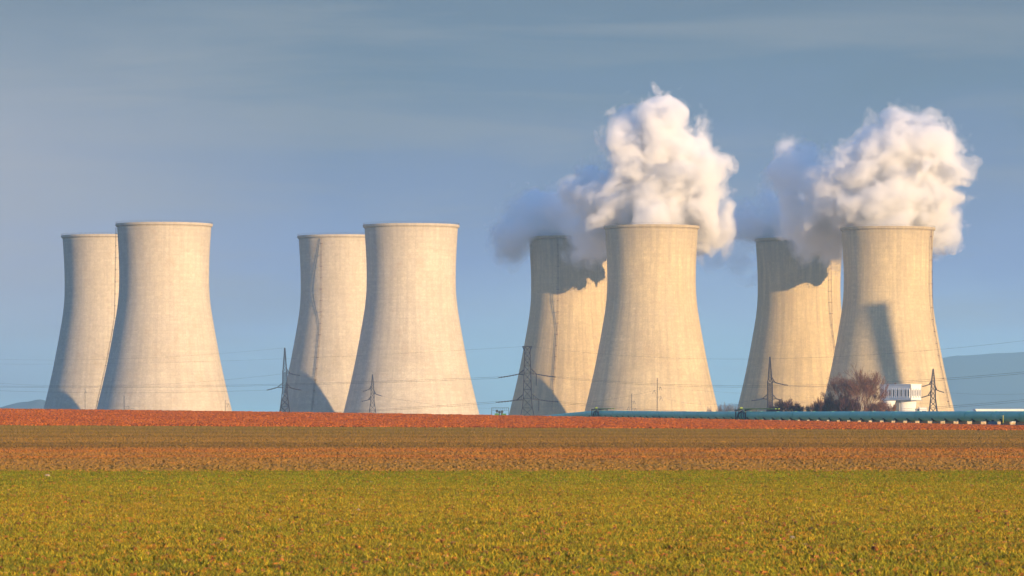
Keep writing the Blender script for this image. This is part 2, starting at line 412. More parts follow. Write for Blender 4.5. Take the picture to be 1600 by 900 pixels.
def plume(label, Yc, blobs, levels, seed=0, amp=10.5, h=1.05, wisp=.8, white=.985):
    pts = np.array([[*P(bx, by, Yc+dy), br*(Yc+dy)/F] for bx, by, br, dy in blobs], np.float32)
    lo = (pts[:, :3]-pts[:, 3:]).min(0)-9; hi = (pts[:, :3]+pts[:, 3:]).max(0)+9
    n = np.ceil((hi-lo)/h).astype(int)+1
    G_ = np.stack(np.meshgrid(*[np.arange(k, dtype=np.float32) for k in n], indexing='ij'), -1)*h+lo.astype(np.float32)
    w = np.stack([lattice_noise(G_, 1/19., seed+k) for k in range(3)], -1)*5+np.stack([lattice_noise(G_, 1/7., seed+5+k) for k in range(3)], -1)*1.6
    q_ = G_+w; k_ = 4.0; acc = None
    for x, y, z, rr in pts:
        e = np.exp(np.clip((rr-np.sqrt((q_[..., 0]-x)**2+(q_[..., 1]-y)**2+(q_[..., 2]-z)**2))/k_, -12, 25)); acc = e if acc is None else acc+e
    f = np.log(acc+1e-9)*k_-4.5
    bil = np.zeros(f.shape, np.float32)
    for o_, (fr, am) in enumerate(((1/17., 1), (1/8.5, .62), (1/4.4, .38), (1/2.6, .22))):
        bil += (np.abs(lattice_noise(q_, fr, seed+20+o_))-.27)*am
    f = f+bil*amp
    f2 = f+(lattice_noise(q_, 1/10., seed+40)+.5*lattice_noise(G_, 1/4., seed+41)+.25*lattice_noise(G_, 1/2., seed+42))*5*wisp
    cen = lo+(hi-lo)/2; root = None
    for name, iso, dn, soft in levels:
        v = (f2 if soft else f).copy()
        for ax in range(3):
            sl = [slice(None)]*3; sl[ax] = 0; v[tuple(sl)] = -50; sl[ax] = -1; v[tuple(sl)] = -50
        if v.max() <= iso: continue
        co_, fs = isosurface(v, iso, lo, h)
        me = bpy.data.meshes.new(name); c_ = (co_-cen) if root is None else (co_-cen)
        me.vertices.add(len(c_)); me.vertices.foreach_set('co', c_.astype(np.float32).ravel())
        me.loops.add(len(fs)*4); me.loops.foreach_set('vertex_index', fs.astype(np.int32).ravel())
        me.polygons.add(len(fs)); me.polygons.foreach_set('loop_start', np.arange(0, len(fs)*4, 4, dtype=np.int32))
        me.update(calc_edges=True); me.validate()
        m = bpy.data.materials.new('steam'); m.use_nodes = True; m.node_tree.nodes.clear(); t = NT(m.node_tree)
        o_ = t.n('ShaderNodeOutputMaterial'); pv = t.n('ShaderNodeVolumePrincipled'); t.l(pv.outputs[0], o_.inputs['Volume'])
        pv.inputs['Color'].default_value = (white, white*.997, white, 1); pv.inputs['Density'].default_value = dn  # shaded rear plumes get whiter steam, lifting their shade by colour
        me.materials.append(m)
        ob = bpy.data.objects.new(name, me); COL.objects.link(ob)
        if root is None: root = ob; ob.location = cen; tag(ob, label, 'steam', 'steam rising from the cooling towers')
        else: ob.parent = root; ob['kind'] = 'stuff'
    return root
def LV(a=.014, b_=.075, c=.18): return [('steam_plume', -2.2, a, True), ('steam_billow', -.6, b_*.45, True), ('steam_billow', 0.8, b_, False), ('steam_core', 3.2, c, False)]
plume('tallest white steam cloud billowing from the front tower of the third pair', 2610,
      [(1014, 342, 60, 0), (978, 318, 64, 10), (1055, 312, 62, 10), (928, 312, 48, 35), (1080, 300, 44, 20), (1090, 345, 36, 30), (1012, 262, 62, 5), (1062, 258, 56, 0), (985, 225, 44, 0),
       (1020, 200, 44, 0), (1048, 190, 38, 10), (1104, 372, 24, 35), (1040, 170, 24, 0), (920, 345, 34, 60), (1090, 228, 36, 10), (968, 200, 26, 0), (1098, 268, 28, 10), (1040, 340, 50, 60), (1055, 350, 50, 38), (1008, 350, 50, 42), (1094, 352, 36, 36), (968, 352, 44, 44),
       (925, 290, 30, 30)], LV(), 100)
plume('blue shaded steam drifting left of the rear tower of the third pair', 2745,
      [(885, 345, 48, 0), (850, 338, 44, 10), (815, 355, 40, 10), (800, 380, 32, 20), (905, 318, 46, 0), (862, 318, 34, 0), (930, 370, 44, -60), (918, 395, 24, -64), (948, 355, 46, -40), (908, 368, 26, -62), (838, 312, 24, 20), (1030, 366, 44, -80), (1066, 366, 42, -84), (990, 364, 40, -76), (1100, 362, 30, -90)],  # last blobs added unseen behind the front tower, to shade the rear one
      LV(.014, .045, .10), 200, white=.999)
plume('broad white steam cloud over the tower behind the bare tree', 2633,
      [(1387, 338, 58, 0), (1340, 312, 62, 10), (1425, 305, 68, 10), (1288, 316, 52, 30), (1270, 345, 38, 40), (1450, 322, 52, 25), (1478, 362, 28, 35), (1478, 388, 20, 35), (1395, 255, 66, 5), (1442, 242, 60, 0),
       (1468, 268, 42, 10), (1345, 262, 46, 0), (1402, 215, 42, 0), (1440, 208, 34, 0), (1478, 305, 34, 20), (1302, 282, 34, 0), (1290, 370, 34, 70), (1312, 388, 24, 70), (1262, 362, 28, 80), (1482, 218, 22, 10),
       (1390, 335, 58, 62), (1340, 335, 54, 66), (1425, 350, 50, 38), (1380, 350, 50, 42), (1460, 352, 34, 36), (1340, 350, 46, 46), (1248, 352, 22, 60), (1255, 325, 34, 40), (1288, 345, 46, 60), (1425, 350, 40, 70)], LV(.013, .07, .17), 300)
plume('small detached steam puff floating upper left of the rightmost steam cloud', 2680,
      [(1240, 260, 36, 0), (1264, 238, 22, 0), (1255, 285, 34, 0), (1282, 298, 34, 0)], LV(.014, .05, .10), 400, white=.995)
plume('low bluish steam lying over the dark topped rear tower', 2785,
      [(1182, 352, 34, 0), (1215, 346, 40, 0), (1210, 322, 32, 0), (1250, 345, 40, -10), (1158, 358, 24, 0), (1385, 366, 44, -95), (1345, 368, 42, -90), (1425, 366, 40, -98)], LV(.014, .045, .10), 500, white=.999)  # rightmost blobs added, hidden by the front tower, to shade this tower's top
plume('faint bluish steam wisp low between the third and fourth tower pairs', 2790,
      [(1120, 406, 24, 0), (1148, 402, 26, 0), (1172, 412, 18, 0), (1102, 392, 20, 0)], [('steam_plume', -3.0, .008, True), ('steam_billow', .5, .014, True)], 600)

# ------------------------------------------------------------------ pylons
m_gal = flat('galvanised_steel', (.03, .033, .06), (.02, .022, .04), .7, .6, .2)
m_ins = flat('insulator_glass', (.035, .04, .06), (.05, .05, .07), 2, .3)
def pylon(px, Yd, prof, arms, label, panels=9, rad=.16, dense=None, head=None):
    """prof: (row, half width in px) from the top; arms: (side, row, tip px, tip row, string px, string row, drop)"""
    s = Yd/F; X0 = (px-800)*s; zg = terrain(X0, Yd)
    root = empty('power_pylon', (X0, Yd, zg), label=label, cat='pylon', group='lattice power pylons')
    Z = lambda py: CZ+(HY-py)*s-zg
    pr = [(Z(py), h*s) for py, h in prof]
    zb, hb = pr[-1]; za, ha = pr[-2]
    pr.append((-.6, hb+(hb-ha)/(za-zb+1e-6)*(zb+.6)*.6))
    def hw(z):
        for (z1, h1), (z2, h2) in zip(pr, pr[1:]):
            if z1 >= z >= z2: return h1+(h2-h1)*(z1-z)/(z1-z2)
        return pr[-1][1]
    cs = [(-1, -1), (1, -1), (1, 1), (-1, 1)]
    for cx_, cy_ in cs:
        MB().tube([(cx_*h, cy_*h, z) for z, h in pr], rad*1.15, 4).build('leg', m_gal, root)
    br = MB(); z = pr[0][0]; zz = [z]
    while z > 0:
        step = max(.75, hw(z)*2*1.15)
        if dense and Z(dense[1]) < z < Z(dense[0]): step = hw(z)*.8
        z -= step; zz.append(max(z, 0))
    for z1, z2 in zip(zz, zz[1:]):
        h1, h2 = hw(z1), hw(z2)
        for k in range(4):
            a, c = cs[k], cs[(k+1) % 4]
            br.tube([(a[0]*h1, a[1]*h1, z1), (c[0]*h2, c[1]*h2, z2)], rad*.55, 3, False)
            br.tube([(c[0]*h1, c[1]*h1, z1), (a[0]*h2, a[1]*h2, z2)], rad*.55, 3, False)
            br.tube([(a[0]*h2, a[1]*h2, z2), (c[0]*h2, c[1]*h2, z2)], rad*.55, 3, False)
    br.build('bracing', m_gal, root)
    if head:
        hm = MB(); z = Z(head[0]); h0 = hw(z)
        for sg in (-1, 1):
            for yy in (-h0, h0):
                hm.tube([(sg*h0, yy, z-(head[2]*s)), (sg*head[1]*s, yy*.4, z+.05)], rad, 4)
        hm.tube([(-head[1]*s, 0, z), (head[1]*s, 0, z)], rad*1.4, 4)
        hm.build('earth_wire_peak', m_gal, root)
    for side, py, tpx, tpy, ipx, ipy, drop in arms:
        z = Z(py); h0 = hw(z); xt = (tpx-px)*s; zt_ = Z(tpy)
        am = MB()
        for yy in (-h0, h0):
            am.tube([(side*h0, yy, z), (xt, 0, zt_)], rad, 4)
            am.tube([(side*hw(z+1.6), yy, z+1.6+abs(xt)*.1), (xt, 0, zt_+.1)], rad*.8, 4)
        L = 4
        for k in range(1, L):
            f = k/L; g_ = (1-f)
            p1 = Vector((side*h0+(xt-side*h0)*f, -h0*g_, z+(zt_-z)*f)); p2 = Vector((side*h0+(xt-side*h0)*f, h0*g_, z+(zt_-z)*f))
            p3 = Vector((side*h0+(xt-side*h0)*f, -h0*g_, z+1.6+abs(xt)*.1+(zt_-z-1.5-abs(xt)*.1)*f))
            am.tube([p1, p2], rad*.5, 3); am.tube([p1, p3], rad*.5, 3)
        ao = am.build('cross_arm', m_gal, root)
        for yy in (-.22, .22):
            a = Vector((xt, 0, zt_)); c = Vector(((ipx-px)*s, 0, Z(ipy))); n = 14
            st_ = MB(); pts = [a.lerp(c, k/n)+Vector((0, yy, -.10*math.sin(math.pi*k/n))) for k in range(n+1)]
            if (a-c).length > .8:
                st_.tube([p for p in pts for _ in (0,)], [(.14 if k % 2 else .27) for k in range(n+1)], 6)
                st_.build('insulator', m_ins, ao)
        if drop:
            dz = drop*s; st_ = MB(); n = 12
            st_.tube([(xt, 0, zt_-dz*k/n) for k in range(n+1)], [(.12 if k % 2 else .22) for k in range(n+1)], 6)
            st_.build('insulator', m_ins, ao)
    return root
pylon(445, 1700, [(543.5, .5), (560, 1.6), (578, 2.8), (580, 3.2), (610, 3.6), (628, 5.6), (645, 7.6)],
      [(1, 583, 453, 583.5, 469, 586.5, 0), (-1, 606, 434, 605, 417, 609.5, 0), (1, 606, 454, 606, 471, 609.5, 0)],
      'tallest spired lattice pylon with dense midsection, left of the second pair of towers', dense=(578, 612))
pylon(582, 2150, [(585, .4), (600, 1.8), (612, 2.4), (628, 2.8), (640, 4.6), (648, 5.6)],
      [(-1, 608, 577, 608, 567, 611.5, 0), (1, 615, 587, 615.5, 597, 618.8, 0), (-1, 624.5, 576, 624.5, 565, 627, 0)],
      'small spired lattice pylon in front of the second front cooling tower')
pylon(824, 1450, [(541.5, 4.2), (548, 4.2), (586, 5.4), (626, 6.6), (636, 7.6), (652, 11)],
      [(-1, 586, 811, 584.5, 779, 590, 0), (1, 584, 838, 584.5, 868, 589, 18), (-1, 625, 808, 625, 775, 628.5, 0), (1, 624, 842, 624.5, 872, 628, 18)],
      'broad lattice pylon with flat T shaped head beside the third pair of towers', rad=.17, head=(541.5, 7.5, 7))
pylon(1203, 1520, [(557.5, .5), (575, 1.7), (594, 2.9), (596, 3.7), (635, 4.0), (650, 5.2)],
      [(1, 597, 1211, 597.5, 1231, 602, 0), (-1, 624, 1192, 623, 1174, 626, 0), (1, 624, 1213, 623, 1222, 625, 0)],
      'spired lattice pylon standing behind the low bush and the pipeline', dense=(594, 640))
pylon(1458, 1650, [(576, .5), (590, 2.0), (608, 3.4), (622, 3.6), (634, 5.0), (650, 7.0)],
      [(-1, 601, 1452, 600.5, 1441, 603.8, 0), (1, 609.5, 1464, 609.5, 1475, 613, 0), (-1, 618, 1450, 618, 1439, 621, 0)],
      'lattice pylon right of the white elevated building')
def mast(px, Yd, top, arms, label, r=1.0):
    s = Yd/F; X0 = (px-800)*s; zg = terrain(X0, Yd); Z = lambda py: CZ+(HY-py)*s-zg
    root = empty('power_mast', (X0, Yd, zg), label=label, cat='mast', group='slim masts along the horizon')
    h = r*s; mm = MB(); zt_ = Z(top)
    for cx_, cy_ in ((-1, -1), (1, -1), (1, 1), (-1, 1)): mm.tube([(cx_*h, cy_*h, -.5), (cx_*h*.35, cy_*h*.35, zt_)], .07, 3)
    k = 0; z = 0
    while z < zt_-1:
        w1 = h*(1-.65*z/zt_); w2 = h*(1-.65*(z+1)/zt_); sg = 1 if k % 2 else -1
        for yy in (-1, 1): mm.tube([(-sg*w1, yy*w1, z), (sg*w2, yy*w2, z+1)], .045, 3)
        z += 1; k += 1
    mm.build('lattice_shaft', m_gal, root)
    for (ax, ay, hgt) in arms:
        am = MB(); x = (ax-px)*s; z = Z(ay)
        am.tube([(0, 0, z-.2), (x, 0, z+.1)], .07, 4)
        ao = am.build('cross_arm', m_gal, root)
        for d in (-1, 1):
            MB().tube([(x, 0, z+.1), (x+d*1.5*s, 0, z-hgt*s*.6), (x+d*2.4*s, 0, z-hgt*s)], .09, 5).build('insulator', m_ins, ao)
    return root
mast(1027, 1900, 590.5, [(1032, 605, 5), (1022, 610, 5), (1033, 620, 6)], 'slim mast with three forked arms in front of the third front tower', 1.0)
mast(987, 2250, 615, [(991, 627, 5), (982, 636, 5), (993, 638, 5)], 'small thin mast between pipeline and third front tower, left of the slim mast', .5)
mast(194, 2400, 618, [(200, 635, 2), (207, 638, 1)], 'small mast at the foot of the leftmost front cooling tower', .9)
mast(352, 2400, 625, [(357, 631, 5)], 'tiny thin mast at the right foot of the leftmost front tower', .35)
mast(133, 2450, 607, [(134, 612, 3)], 'tiny thin mast before the half hidden rear tower on the left', .3)

# ------------------------------------------------------------------ power lines
m_wire = flat('aluminium_conductor', (.12, .12, .13), (.10, .10, .11), 1, .5)
def wire(a, c, sag, label, r=.06, pair=0.0):
    r *= .62
    A, B = P(*a), P(*c); n = 36; mb = MB()
    for off in ((-pair, pair) if pair else (0,)):
        pts = [A.lerp(B, k/n)+Vector((0, 0, off-4*sag*(k/n)*(1-k/n))) for k in range(n+1)]
        mb.tube(pts, r, 3)
    return tag(mb.build('power_line', m_wire), label, 'power line', 'power lines strung across the plant')
wire((779, 590, 1450), (-260, 596, 2350), 3.2, 'power line running left from the upper arm of the T headed pylon', .07, .25)
wire((775, 628.5, 1450), (150, 652, 2300), 2.0, 'power line sagging left from the lower arm of the T headed pylon', .07, .25)
wire((868, 589, 1450), (1780, 563, 1000), 4.6, 'upper power line running right from the T headed pylon', .06, .22)
wire((872, 628, 1450), (1780, 606, 1000), 5.0, 'lower power line running right from the T headed pylon', .06, .22)
wire((831, 541.5, 1450), (1780, 508, 1000), 6.0, 'highest thin earth wire running right from the T headed pylon', .04)
wire((817, 541.5, 1450), (-260, 562, 2300), 4.0, 'thin earth wire running left from the T headed pylon', .04)
wire((417, 609.5, 1700), (-220, 598, 1900), 2.5, 'power line running left from lower left arm of the tallest spired pylon', .06)
wire((442, 584, 1700), (-220, 574, 1900), 6.5, 'power line running left from upper body of the tallest spired pylon', .045)
wire((445, 543.5, 1700), (-220, 548, 1900), 4.5, 'thin earth wire running left from the tip of the tallest spired pylon', .035)
wire((469, 586.5, 1700), (567, 611.5, 2150), 1.0, 'short power line from the tallest spired pylon down to its smaller neighbour', .045)
wire((471, 609.5, 1700), (565, 627, 2150), 1.0, 'lower short power line between tallest spired pylon and its smaller neighbour', .045)
wire((597, 618.8, 2150), (1020, 611, 1900), 7.0, 'faint power line from small spired pylon across to the slim forked mast', .05)
wire((1034, 621, 1900), (1174, 626, 1520), 2.2, 'faint power line from slim forked mast to the pylon behind the bush', .045)
wire((1231, 602, 1520), (1441, 603.8, 1650), 1.2, 'power line passing over the bare tree between two spired pylons', .05)
wire((1222, 625, 1520), (1439, 621, 1650), 2.0, 'lower power line passing behind the bare tree between two spired pylons', .045)
wire((1475, 613, 1650), (1780, 596, 1200), 2.0, 'power line leaving the frame from the right arm of the rightmost pylon', .045)
wire((1031, 606, 1900), (1700, 641, 2200), 1.0, 'faint low power line descending to the right from the slim mast', .045)

# ------------------------------------------------------------------ pipeline
m_teal = None
m_teal, t, b = material('teal_pipe_cladding', .45, .35)
co = t.n('ShaderNodeTexCoord').outputs['Object']; w_ = t.n('ShaderNodeNewGeometry').outputs['Position']
c0 = t.mix(t.ramp(t.noise(t.scale(w_, (.25, .06, .3)), 1, 5, .6), [(.3, 0), (.7, 1)]), (.13, .42, .27, 1), (.21, .54, .36, 1))
c0 = t.mix(t.ramp(t.noise(t.scale(w_, (.5, .03, .2)), 1, 3, .6), [(.62, 0), (.75, .7)]), c0, (.36, .62, .46, 1))
t.l(c0, b.inputs['Base Color'])
bump(t, b, t.noise(t.scale(w_, (.4, .8, .4)), 1, 4, .6), .25, .1)
m_conc = flat('support_concrete', (.018, .018, .022), (.03, .028, .03), .8, .9)
m_dark = flat('dark_steel', (.035, .05, .06), (.06, .07, .08), 1, .6)
m_lime = flat('yellow_green_paint', (.34, .40, .05), (.18, .30, .05), .6, .6)
PR = 1.07
def pipe_pt(Yv):
    if Yv <= 1460: return Vector((pipe_x(Yv), Yv, 1.08+.35*sm(1200, 1460, Yv)))
    k = (Yv-1460)/140
    return Vector((pipe_x(1460)-k*16.5, Yv, 1.43-1.75*min(k, 1)**1.15-2.6*max(0, k-1)))
pipe = empty('pipeline', (pipe_x(800), 800, 0), label='long teal district heating pipeline running low across the plain', cat='pipeline')
def loc(p): return Vector(p)-Vector(pipe.location)
step = 24; yv = 620
while yv < 1900:
    a = [loc(pipe_pt(yv+step*k/4)) for k in range(5)]
    MB().tube(a, PR, 28, False).build('pipe_section', m_teal, pipe, True)
    d = (a[1]-a[0]).normalized()
    MB().tube([a[0]-d*.16, a[0]+d*.16], PR+.05, 28).build('joint_band', m_teal, pipe)
    yv += step
sup = None; yv = 625
while yv < 1560:
    p = pipe_pt(yv); zg = terrain(p.x, p.y); d = Vector((-.126, 1, 0)).normalized(); rz = math.atan2(d.y, d.x)
    s_ = MB(); hgt = p.z-PR-zg+.35
    s_.box((0, 0, hgt/2-.15), (.9, 1.7, hgt+.3), 0); s_.box((0, 0, hgt+.05), (.5, 2.3, .25), 0)
    o = s_.build('support', m_conc, pipe); o.location = loc((p.x, p.y, zg)); o.rotation_euler = (0, 0, rz)
    yv += 11.6 if int(yv*10) % 3 else 12.6
def station(Y0, L, beamL, label):
    p0 = pipe_pt(Y0); d = (pipe_pt(Y0+10)-pipe_pt(Y0-10)).normalized(); zg = terrain(p0.x, p0.y)
    rz = math.atan2(d.y, d.x)
    root = empty('expansion_joint', (p0.x, p0.y, zg), rz, label=label, cat='expansion joint', group='expansion joints along the teal pipeline')
    zc = p0.z-zg
    for k in (-1, 1):
        fr = MB()
        for sd_ in (-1, 1): fr.box((k*L/2, sd_*(PR+.42), (zc+PR+.5)/2), (.32, .32, zc+PR+.5))
        fr.box((k*L/2, 0, zc+PR+.42), (.32, 2*PR+1.2, .32)); fr.box((k*L/2, 0, zc+PR+.16), (.2, 2*PR+.6, .2))
        for sd_ in (-1, 1): fr.tube([(k*L/2, sd_*(PR+.42), .3), (k*L/2*.3, sd_*(PR+.42), zc+PR+.3)], .1, 4)
        fr.build('portal_frame', m_dark, root)
    for k in range(6):
        x = -L*.32+L*.64*k/5
        MB().tube([(x-.35, 0, zc), (x-.2, 0, zc), (x, 0, zc), (x+.2, 0, zc), (x+.35, 0, zc)], [PR+.02, PR+.2, PR+.3, PR+.2, PR+.02], 24).build('bellows_ring', m_dark if k % 2 else m_teal, root, True)
    for sd_ in (-1, 1):
        MB().tube([(-L*.4, sd_*(PR+.2), .1), (-L*.3, sd_*(PR+.35), zc), (0, sd_*.9, zc+PR+.35), (L*.3, sd_*(PR+.35), zc), (L*.4, sd_*(PR+.2), .1)], .13, 6).build('tie_rod', m_dark, root)
    MB().box((-beamL/2+L/2, -.3, zc+PR+.72), (beamL, .3, .28)).build('walkway_beam', m_lime, root)
    MB().box((-beamL/2+L/2, .6, zc+PR+.72), (beamL, .3, .28)).build('walkway_beam', m_lime, root)
    MB().box((L/2-.3, 0, zc+PR+.95), (1.0, .8, .5)).build('valve_box', m_lime, root)
    return root
station(1172, 15, 55, 'expansion joint with long yellow green walkway beam beside the low bush')
station(1448, 16, 40, 'small expansion joint with green capped frames at the pipeline left end')
# marker post and concrete block in front of the pipe, far right
tag(MB().box((*P(1567.5, 651, 835).xy, .35), (.12, .12, 2.0)).build('marker_post', flat('yellow_post_paint', (.45, .42, .08), (.3, .3, .08), 2)), 'thin yellow marker post in front of the teal pipe', 'post')
blk = empty('drain_chamber', (P(1541, 650, 880).x, 868, terrain(100, 868)), R(10), label='grey concrete block at the roadside under the pipeline', cat='concrete block')
MB().box((0, 0, .3), (1.6, 1.2, .9)).build('chamber_wall', flat('blue_grey_concrete', (.22, .25, .28), (.16, .18, .20), 1), blk)
MB().box((0, 0, .82), (.5, .5, .5)).build('access_cover', m_conc, blk)

# ------------------------------------------------------------------ buildings
m_white = flat('white_render', (.80, .79, .76), (.70, .69, .67), .25, .8)
m_glass, t, b = material('dark_window_glass', .15, .5); b.inputs['Base Color'].default_value = (.03, .04, .055, 1)
m_brz = flat('bronze_window_frame', (.18, .12, .08), (.14, .09, .06), 1, .5)
YB = 1500; sB = YB/F
corner = P(1423, 624, YB)
zg = terrain(corner.x, YB)
bl = empty('control_building', (corner.x, YB, zg), R(0), label='white elevated block with narrow slit windows on flared pedestals', cat='building')
Zb = lambda py: CZ+(HY-py)*sB-zg
th = R(45)
uL = Vector((-math.cos(th), math.sin(th), 0)); uR = Vector((math.sin(th), math.cos(th), 0))
LL, LR = 44*sB/math.cos(th), 18*sB/math.sin(th)
z1, z2 = Zb(624.5), Zb(600)
def prism(name, pts, za, zb_, mat, parent):
    n = len(pts); mb = MB()
    mb.add([(p.x, p.y, za) for p in pts]+[(p.x, p.y, zb_) for p in pts], [tuple(range(n))[::-1], tuple(range(n, 2*n))]+[(i, (i+1) % n, n+(i+1) % n, n+i) for i in range(n)])
    return mb.build(name, mat, parent)
O = Vector((0, 0, 0)); nL = Vector((-math.sin(th), -math.cos(th), 0)); nR = Vector((math.cos(th), -math.sin(th), 0))
wz1, wz2 = Zb(618.8), Zb(609.3)
wt = .5
body = prism('wall', [O+(uL+uR)*wt*.0-nL*wt-nR*wt, uL*LL-nL*wt, uL*LL+uR*LR, uR*LR-nR*wt], z1+.01, z2-.3, m_white, bl)
def facade(u, nrm, L, wins, ww):
    """wall skin built as pieces between real window openings"""
    ang = math.atan2(u.y, u.x)
    def piece(a, c, za, zb_, name, mat, depth=wt, push=0):
        cpt = u*((a+c)/2)-nrm*(depth/2-push)
        mb = MB().box((cpt.x, cpt.y, (za+zb_)/2), (c-a, depth, zb_-za), ang); return mb.build(name, mat, bl)
    piece(0, L, z1, wz1, 'wall_panel', m_white); piece(0, L, wz2, z2-.3, 'wall_panel', m_white)
    edges = [0]
    for w in wins: edges += [w-ww/2, w+ww/2]
    edges.append(L)
    for i in range(0, len(edges), 2): piece(edges[i], edges[i+1], wz1, wz2, 'pier', m_white)
    for w in wins:
        f = piece(w-ww/2+.003, w+ww/2-.003, wz1, wz2, 'window', m_brz, .1, -.32)
        cpt = u*w+nrm*(-.30)
        MB().box((cpt.x, cpt.y, (wz1+wz2)/2), (ww-.16, .06, wz2-wz1-.16), ang).build('pane', m_glass, f)
        for e in (-1, 1):
            q_ = u*(w+e*(ww/2+.14))+nrm*.10
            MB().box((q_.x, q_.y, (wz1+wz2)/2-.1), (.16, .3, wz2-wz1+1.2), ang).build('fin', m_white, bl)
facade(uL, nL, LL, [LL*(x/44) for x in (3.0, 7.6, 13.4, 18.8, 24.3, 29.6, 35.5)], .72)
facade(uR, nR, LR, [LR*(x/18) for x in (2.9, 6.9, 11.2, 15.3)], .62)
prism('roof', [O+(nL+nR)*.15, uL*LL+nL*.15-nR*.15, uL*LL+uR*LR-(nL+nR)*.15, uR*LR+nR*.15-nL*.15], z2-.3, z2, m_white, bl)
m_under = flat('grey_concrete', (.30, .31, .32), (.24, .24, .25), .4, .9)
prism('floor_slab', [O+(nL+nR)*.1, uL*LL+nL*.1-nR*.1, uL*LL+uR*LR-(nL+nR)*.1, uR*LR+nR*.1-nL*.1], z1-.35, z1, m_under, bl)
def ped(px, hp, dy, mat, flare, flat_=1.0):
    c = Vector(((px-1423)*sB, dy, 0)); r = hp*sB
    prf = [(r, -.5)]+[(r+flare*sB*((k/8)**3), (z1-.36)*(k/8)) for k in range(9)]
    mb = MB().lathe(prf, 32); mb.v = [(x+c.x, y*flat_+c.y, z) for x, y, z in mb.v]
    return mb.build('pedestal', mat, bl, True)
ped(1391.5, 6.5, 5.2, m_white, 4); ped(1421, 12.2, 5.6, m_white, 1.2, .55)
c = Vector(((1405-1423)*sB, 7.2, 0)); MB().box((c.x, c.y, z1/2-.4), (4.2, 3, z1+.1), R(-45)).build('stair_core', m_under, bl)
ant = MB().tube([(-8.3, 8.0, z2), (-8.3, 8.0, z2+1.9)], .06, 4); ant.tube([(-8.8, 8.0, z2+1.3), (-7.8, 8.0, z2+1.3)], .04, 4)
ant.build('antenna', m_iron, bl)
MB().box((-5, 5.0, z2+.2), (.5, .5, .5)).build('roof_vent', m_iron, bl)
an = empty('gate_annex', (P(1442.5, 640, 1490).x, 1490, terrain(140, 1490)), label='small white flat roofed annex with a dark door beside the elevated block', cat='annex')
hA = CZ+(HY-636.2)*sB-terrain(140, 1490)
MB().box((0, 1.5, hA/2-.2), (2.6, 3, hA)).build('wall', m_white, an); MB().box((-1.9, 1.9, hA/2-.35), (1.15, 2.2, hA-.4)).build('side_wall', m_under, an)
MB().box((.35, -.02, hA/2-.5), (1.5, .1, hA-1.6)).build('door', m_dark, an)
MB().box((0, 1.5, hA-.1), (2.9, 3.3, .2)).build('roof', m_white, an)
# long low hall at the far right
lb = empty('storage_hall', (P(1600, 640, 1900).x, 1900, terrain(230, 1900)), label='long low white hall seen just above the teal pipe at far right', cat='building')
hL = CZ+(HY-639.0)*1900/F-terrain(230, 1900); lw = 150*1900/F
MB().box((0, 6, (hL-.5)/2), (lw, 12, hL-.5)).build('wall', m_white, lb)
MB().box((0, 6, hL-.25), (lw+.6, 12.6, .5)).build('roof', m_white, lb)
for k in range(8): MB().box((-lw/2+2.5+k*5.2, -.03, 3.2), (2.6, .1, 1.2)).build('window', m_glass, lb)
# white wall seen through the gap under the pipe
wl = empty('boundary_wall', (P(1622, 655, 960).x, 960, terrain(110, 960)), R(0), label='low white wall glimpsed under the pipe at the right edge', cat='wall')
MB().box((0, 0, .15), (12, .4, 1.2)).build('wall_panel', m_white, wl); MB().box((0, 0, .79), (12.2, .5, .08)).build('coping', m_under, wl)

# valve platform left of the T headed pylon
vp_ = P(781.5, 650, 1150); zg = terrain(vp_.x, 1150); sV = 1150/F
vp = empty('valve_platform', (vp_.x, 1150, zg), label='small green valve platform inside a railed steel frame on the horizon', cat='valve platform')
m_grn = flat('green_machine_paint', (.05, .17, .07), (.10, .22, .06), 1.2, .5)
ZV = lambda py: CZ+(HY-py)*sV-zg
hwv = 13.2*sV; zt_ = ZV(637)
for cx_ in (-1, 1):
    for cy_ in (-1, 1): MB().tube([(cx_*(hwv+.12), cy_*1.3, 0), (cx_*(hwv-.05), cy_*1.3, zt_)], .085, 4).build('post', m_dark, vp)
rl = MB()
for cy_ in (-1, 1): rl.tube([(-hwv, cy_*1.3, zt_), (hwv, cy_*1.3, zt_)], .06, 4)
for cx_ in (-1, 1): rl.tube([(cx_*hwv, -1.3, zt_), (cx_*hwv, 1.3, zt_)], .06, 4)
for k in range(1, 8):
    for cy_ in (-1, 1): rl.tube([(-hwv+2*hwv*k/8, cy_*1.3, zt_), (-hwv+2*hwv*k/8, cy_*1.3, zt_-.75)], .025, 3)
rl.tube([(-hwv, -1.3, zt_-.75), (hwv, -1.3, zt_-.75)], .03, 3)
rl.build('railing', m_dark, vp)
zs = ZV(651.5)
for x0, x1, zt2 in ((-8.5, -1.5, 646), (2.2, 9.5, 646.2)):
    MB().box(((x0+x1)/2*sV, 0, (ZV(zt2)+zs)/2-.3), ((x1-x0)*sV, 1.4, ZV(zt2)-zs+.6)).build('pump_body', m_grn, vp)
for x, py in ((-5, 641), (-1.2, 642.6), (3.0, 642.0)):
    mb = MB().tube([(x*sV, 0, zs), (x*sV, 0, ZV(py))], .14, 8); mb.tube([(x*sV-.02, -.2, ZV(py)-.25), (x*sV+.02, .2, ZV(py)-.2)], .34, 12)
    mb.build('valve_wheel', m_dark, vp)
MB().box((2.6*sV, -.1, (ZV(643)+zs)/2), (3.2*sV, 1.0, ZV(643)-zs)).build('control_cabinet', m_dark, vp)

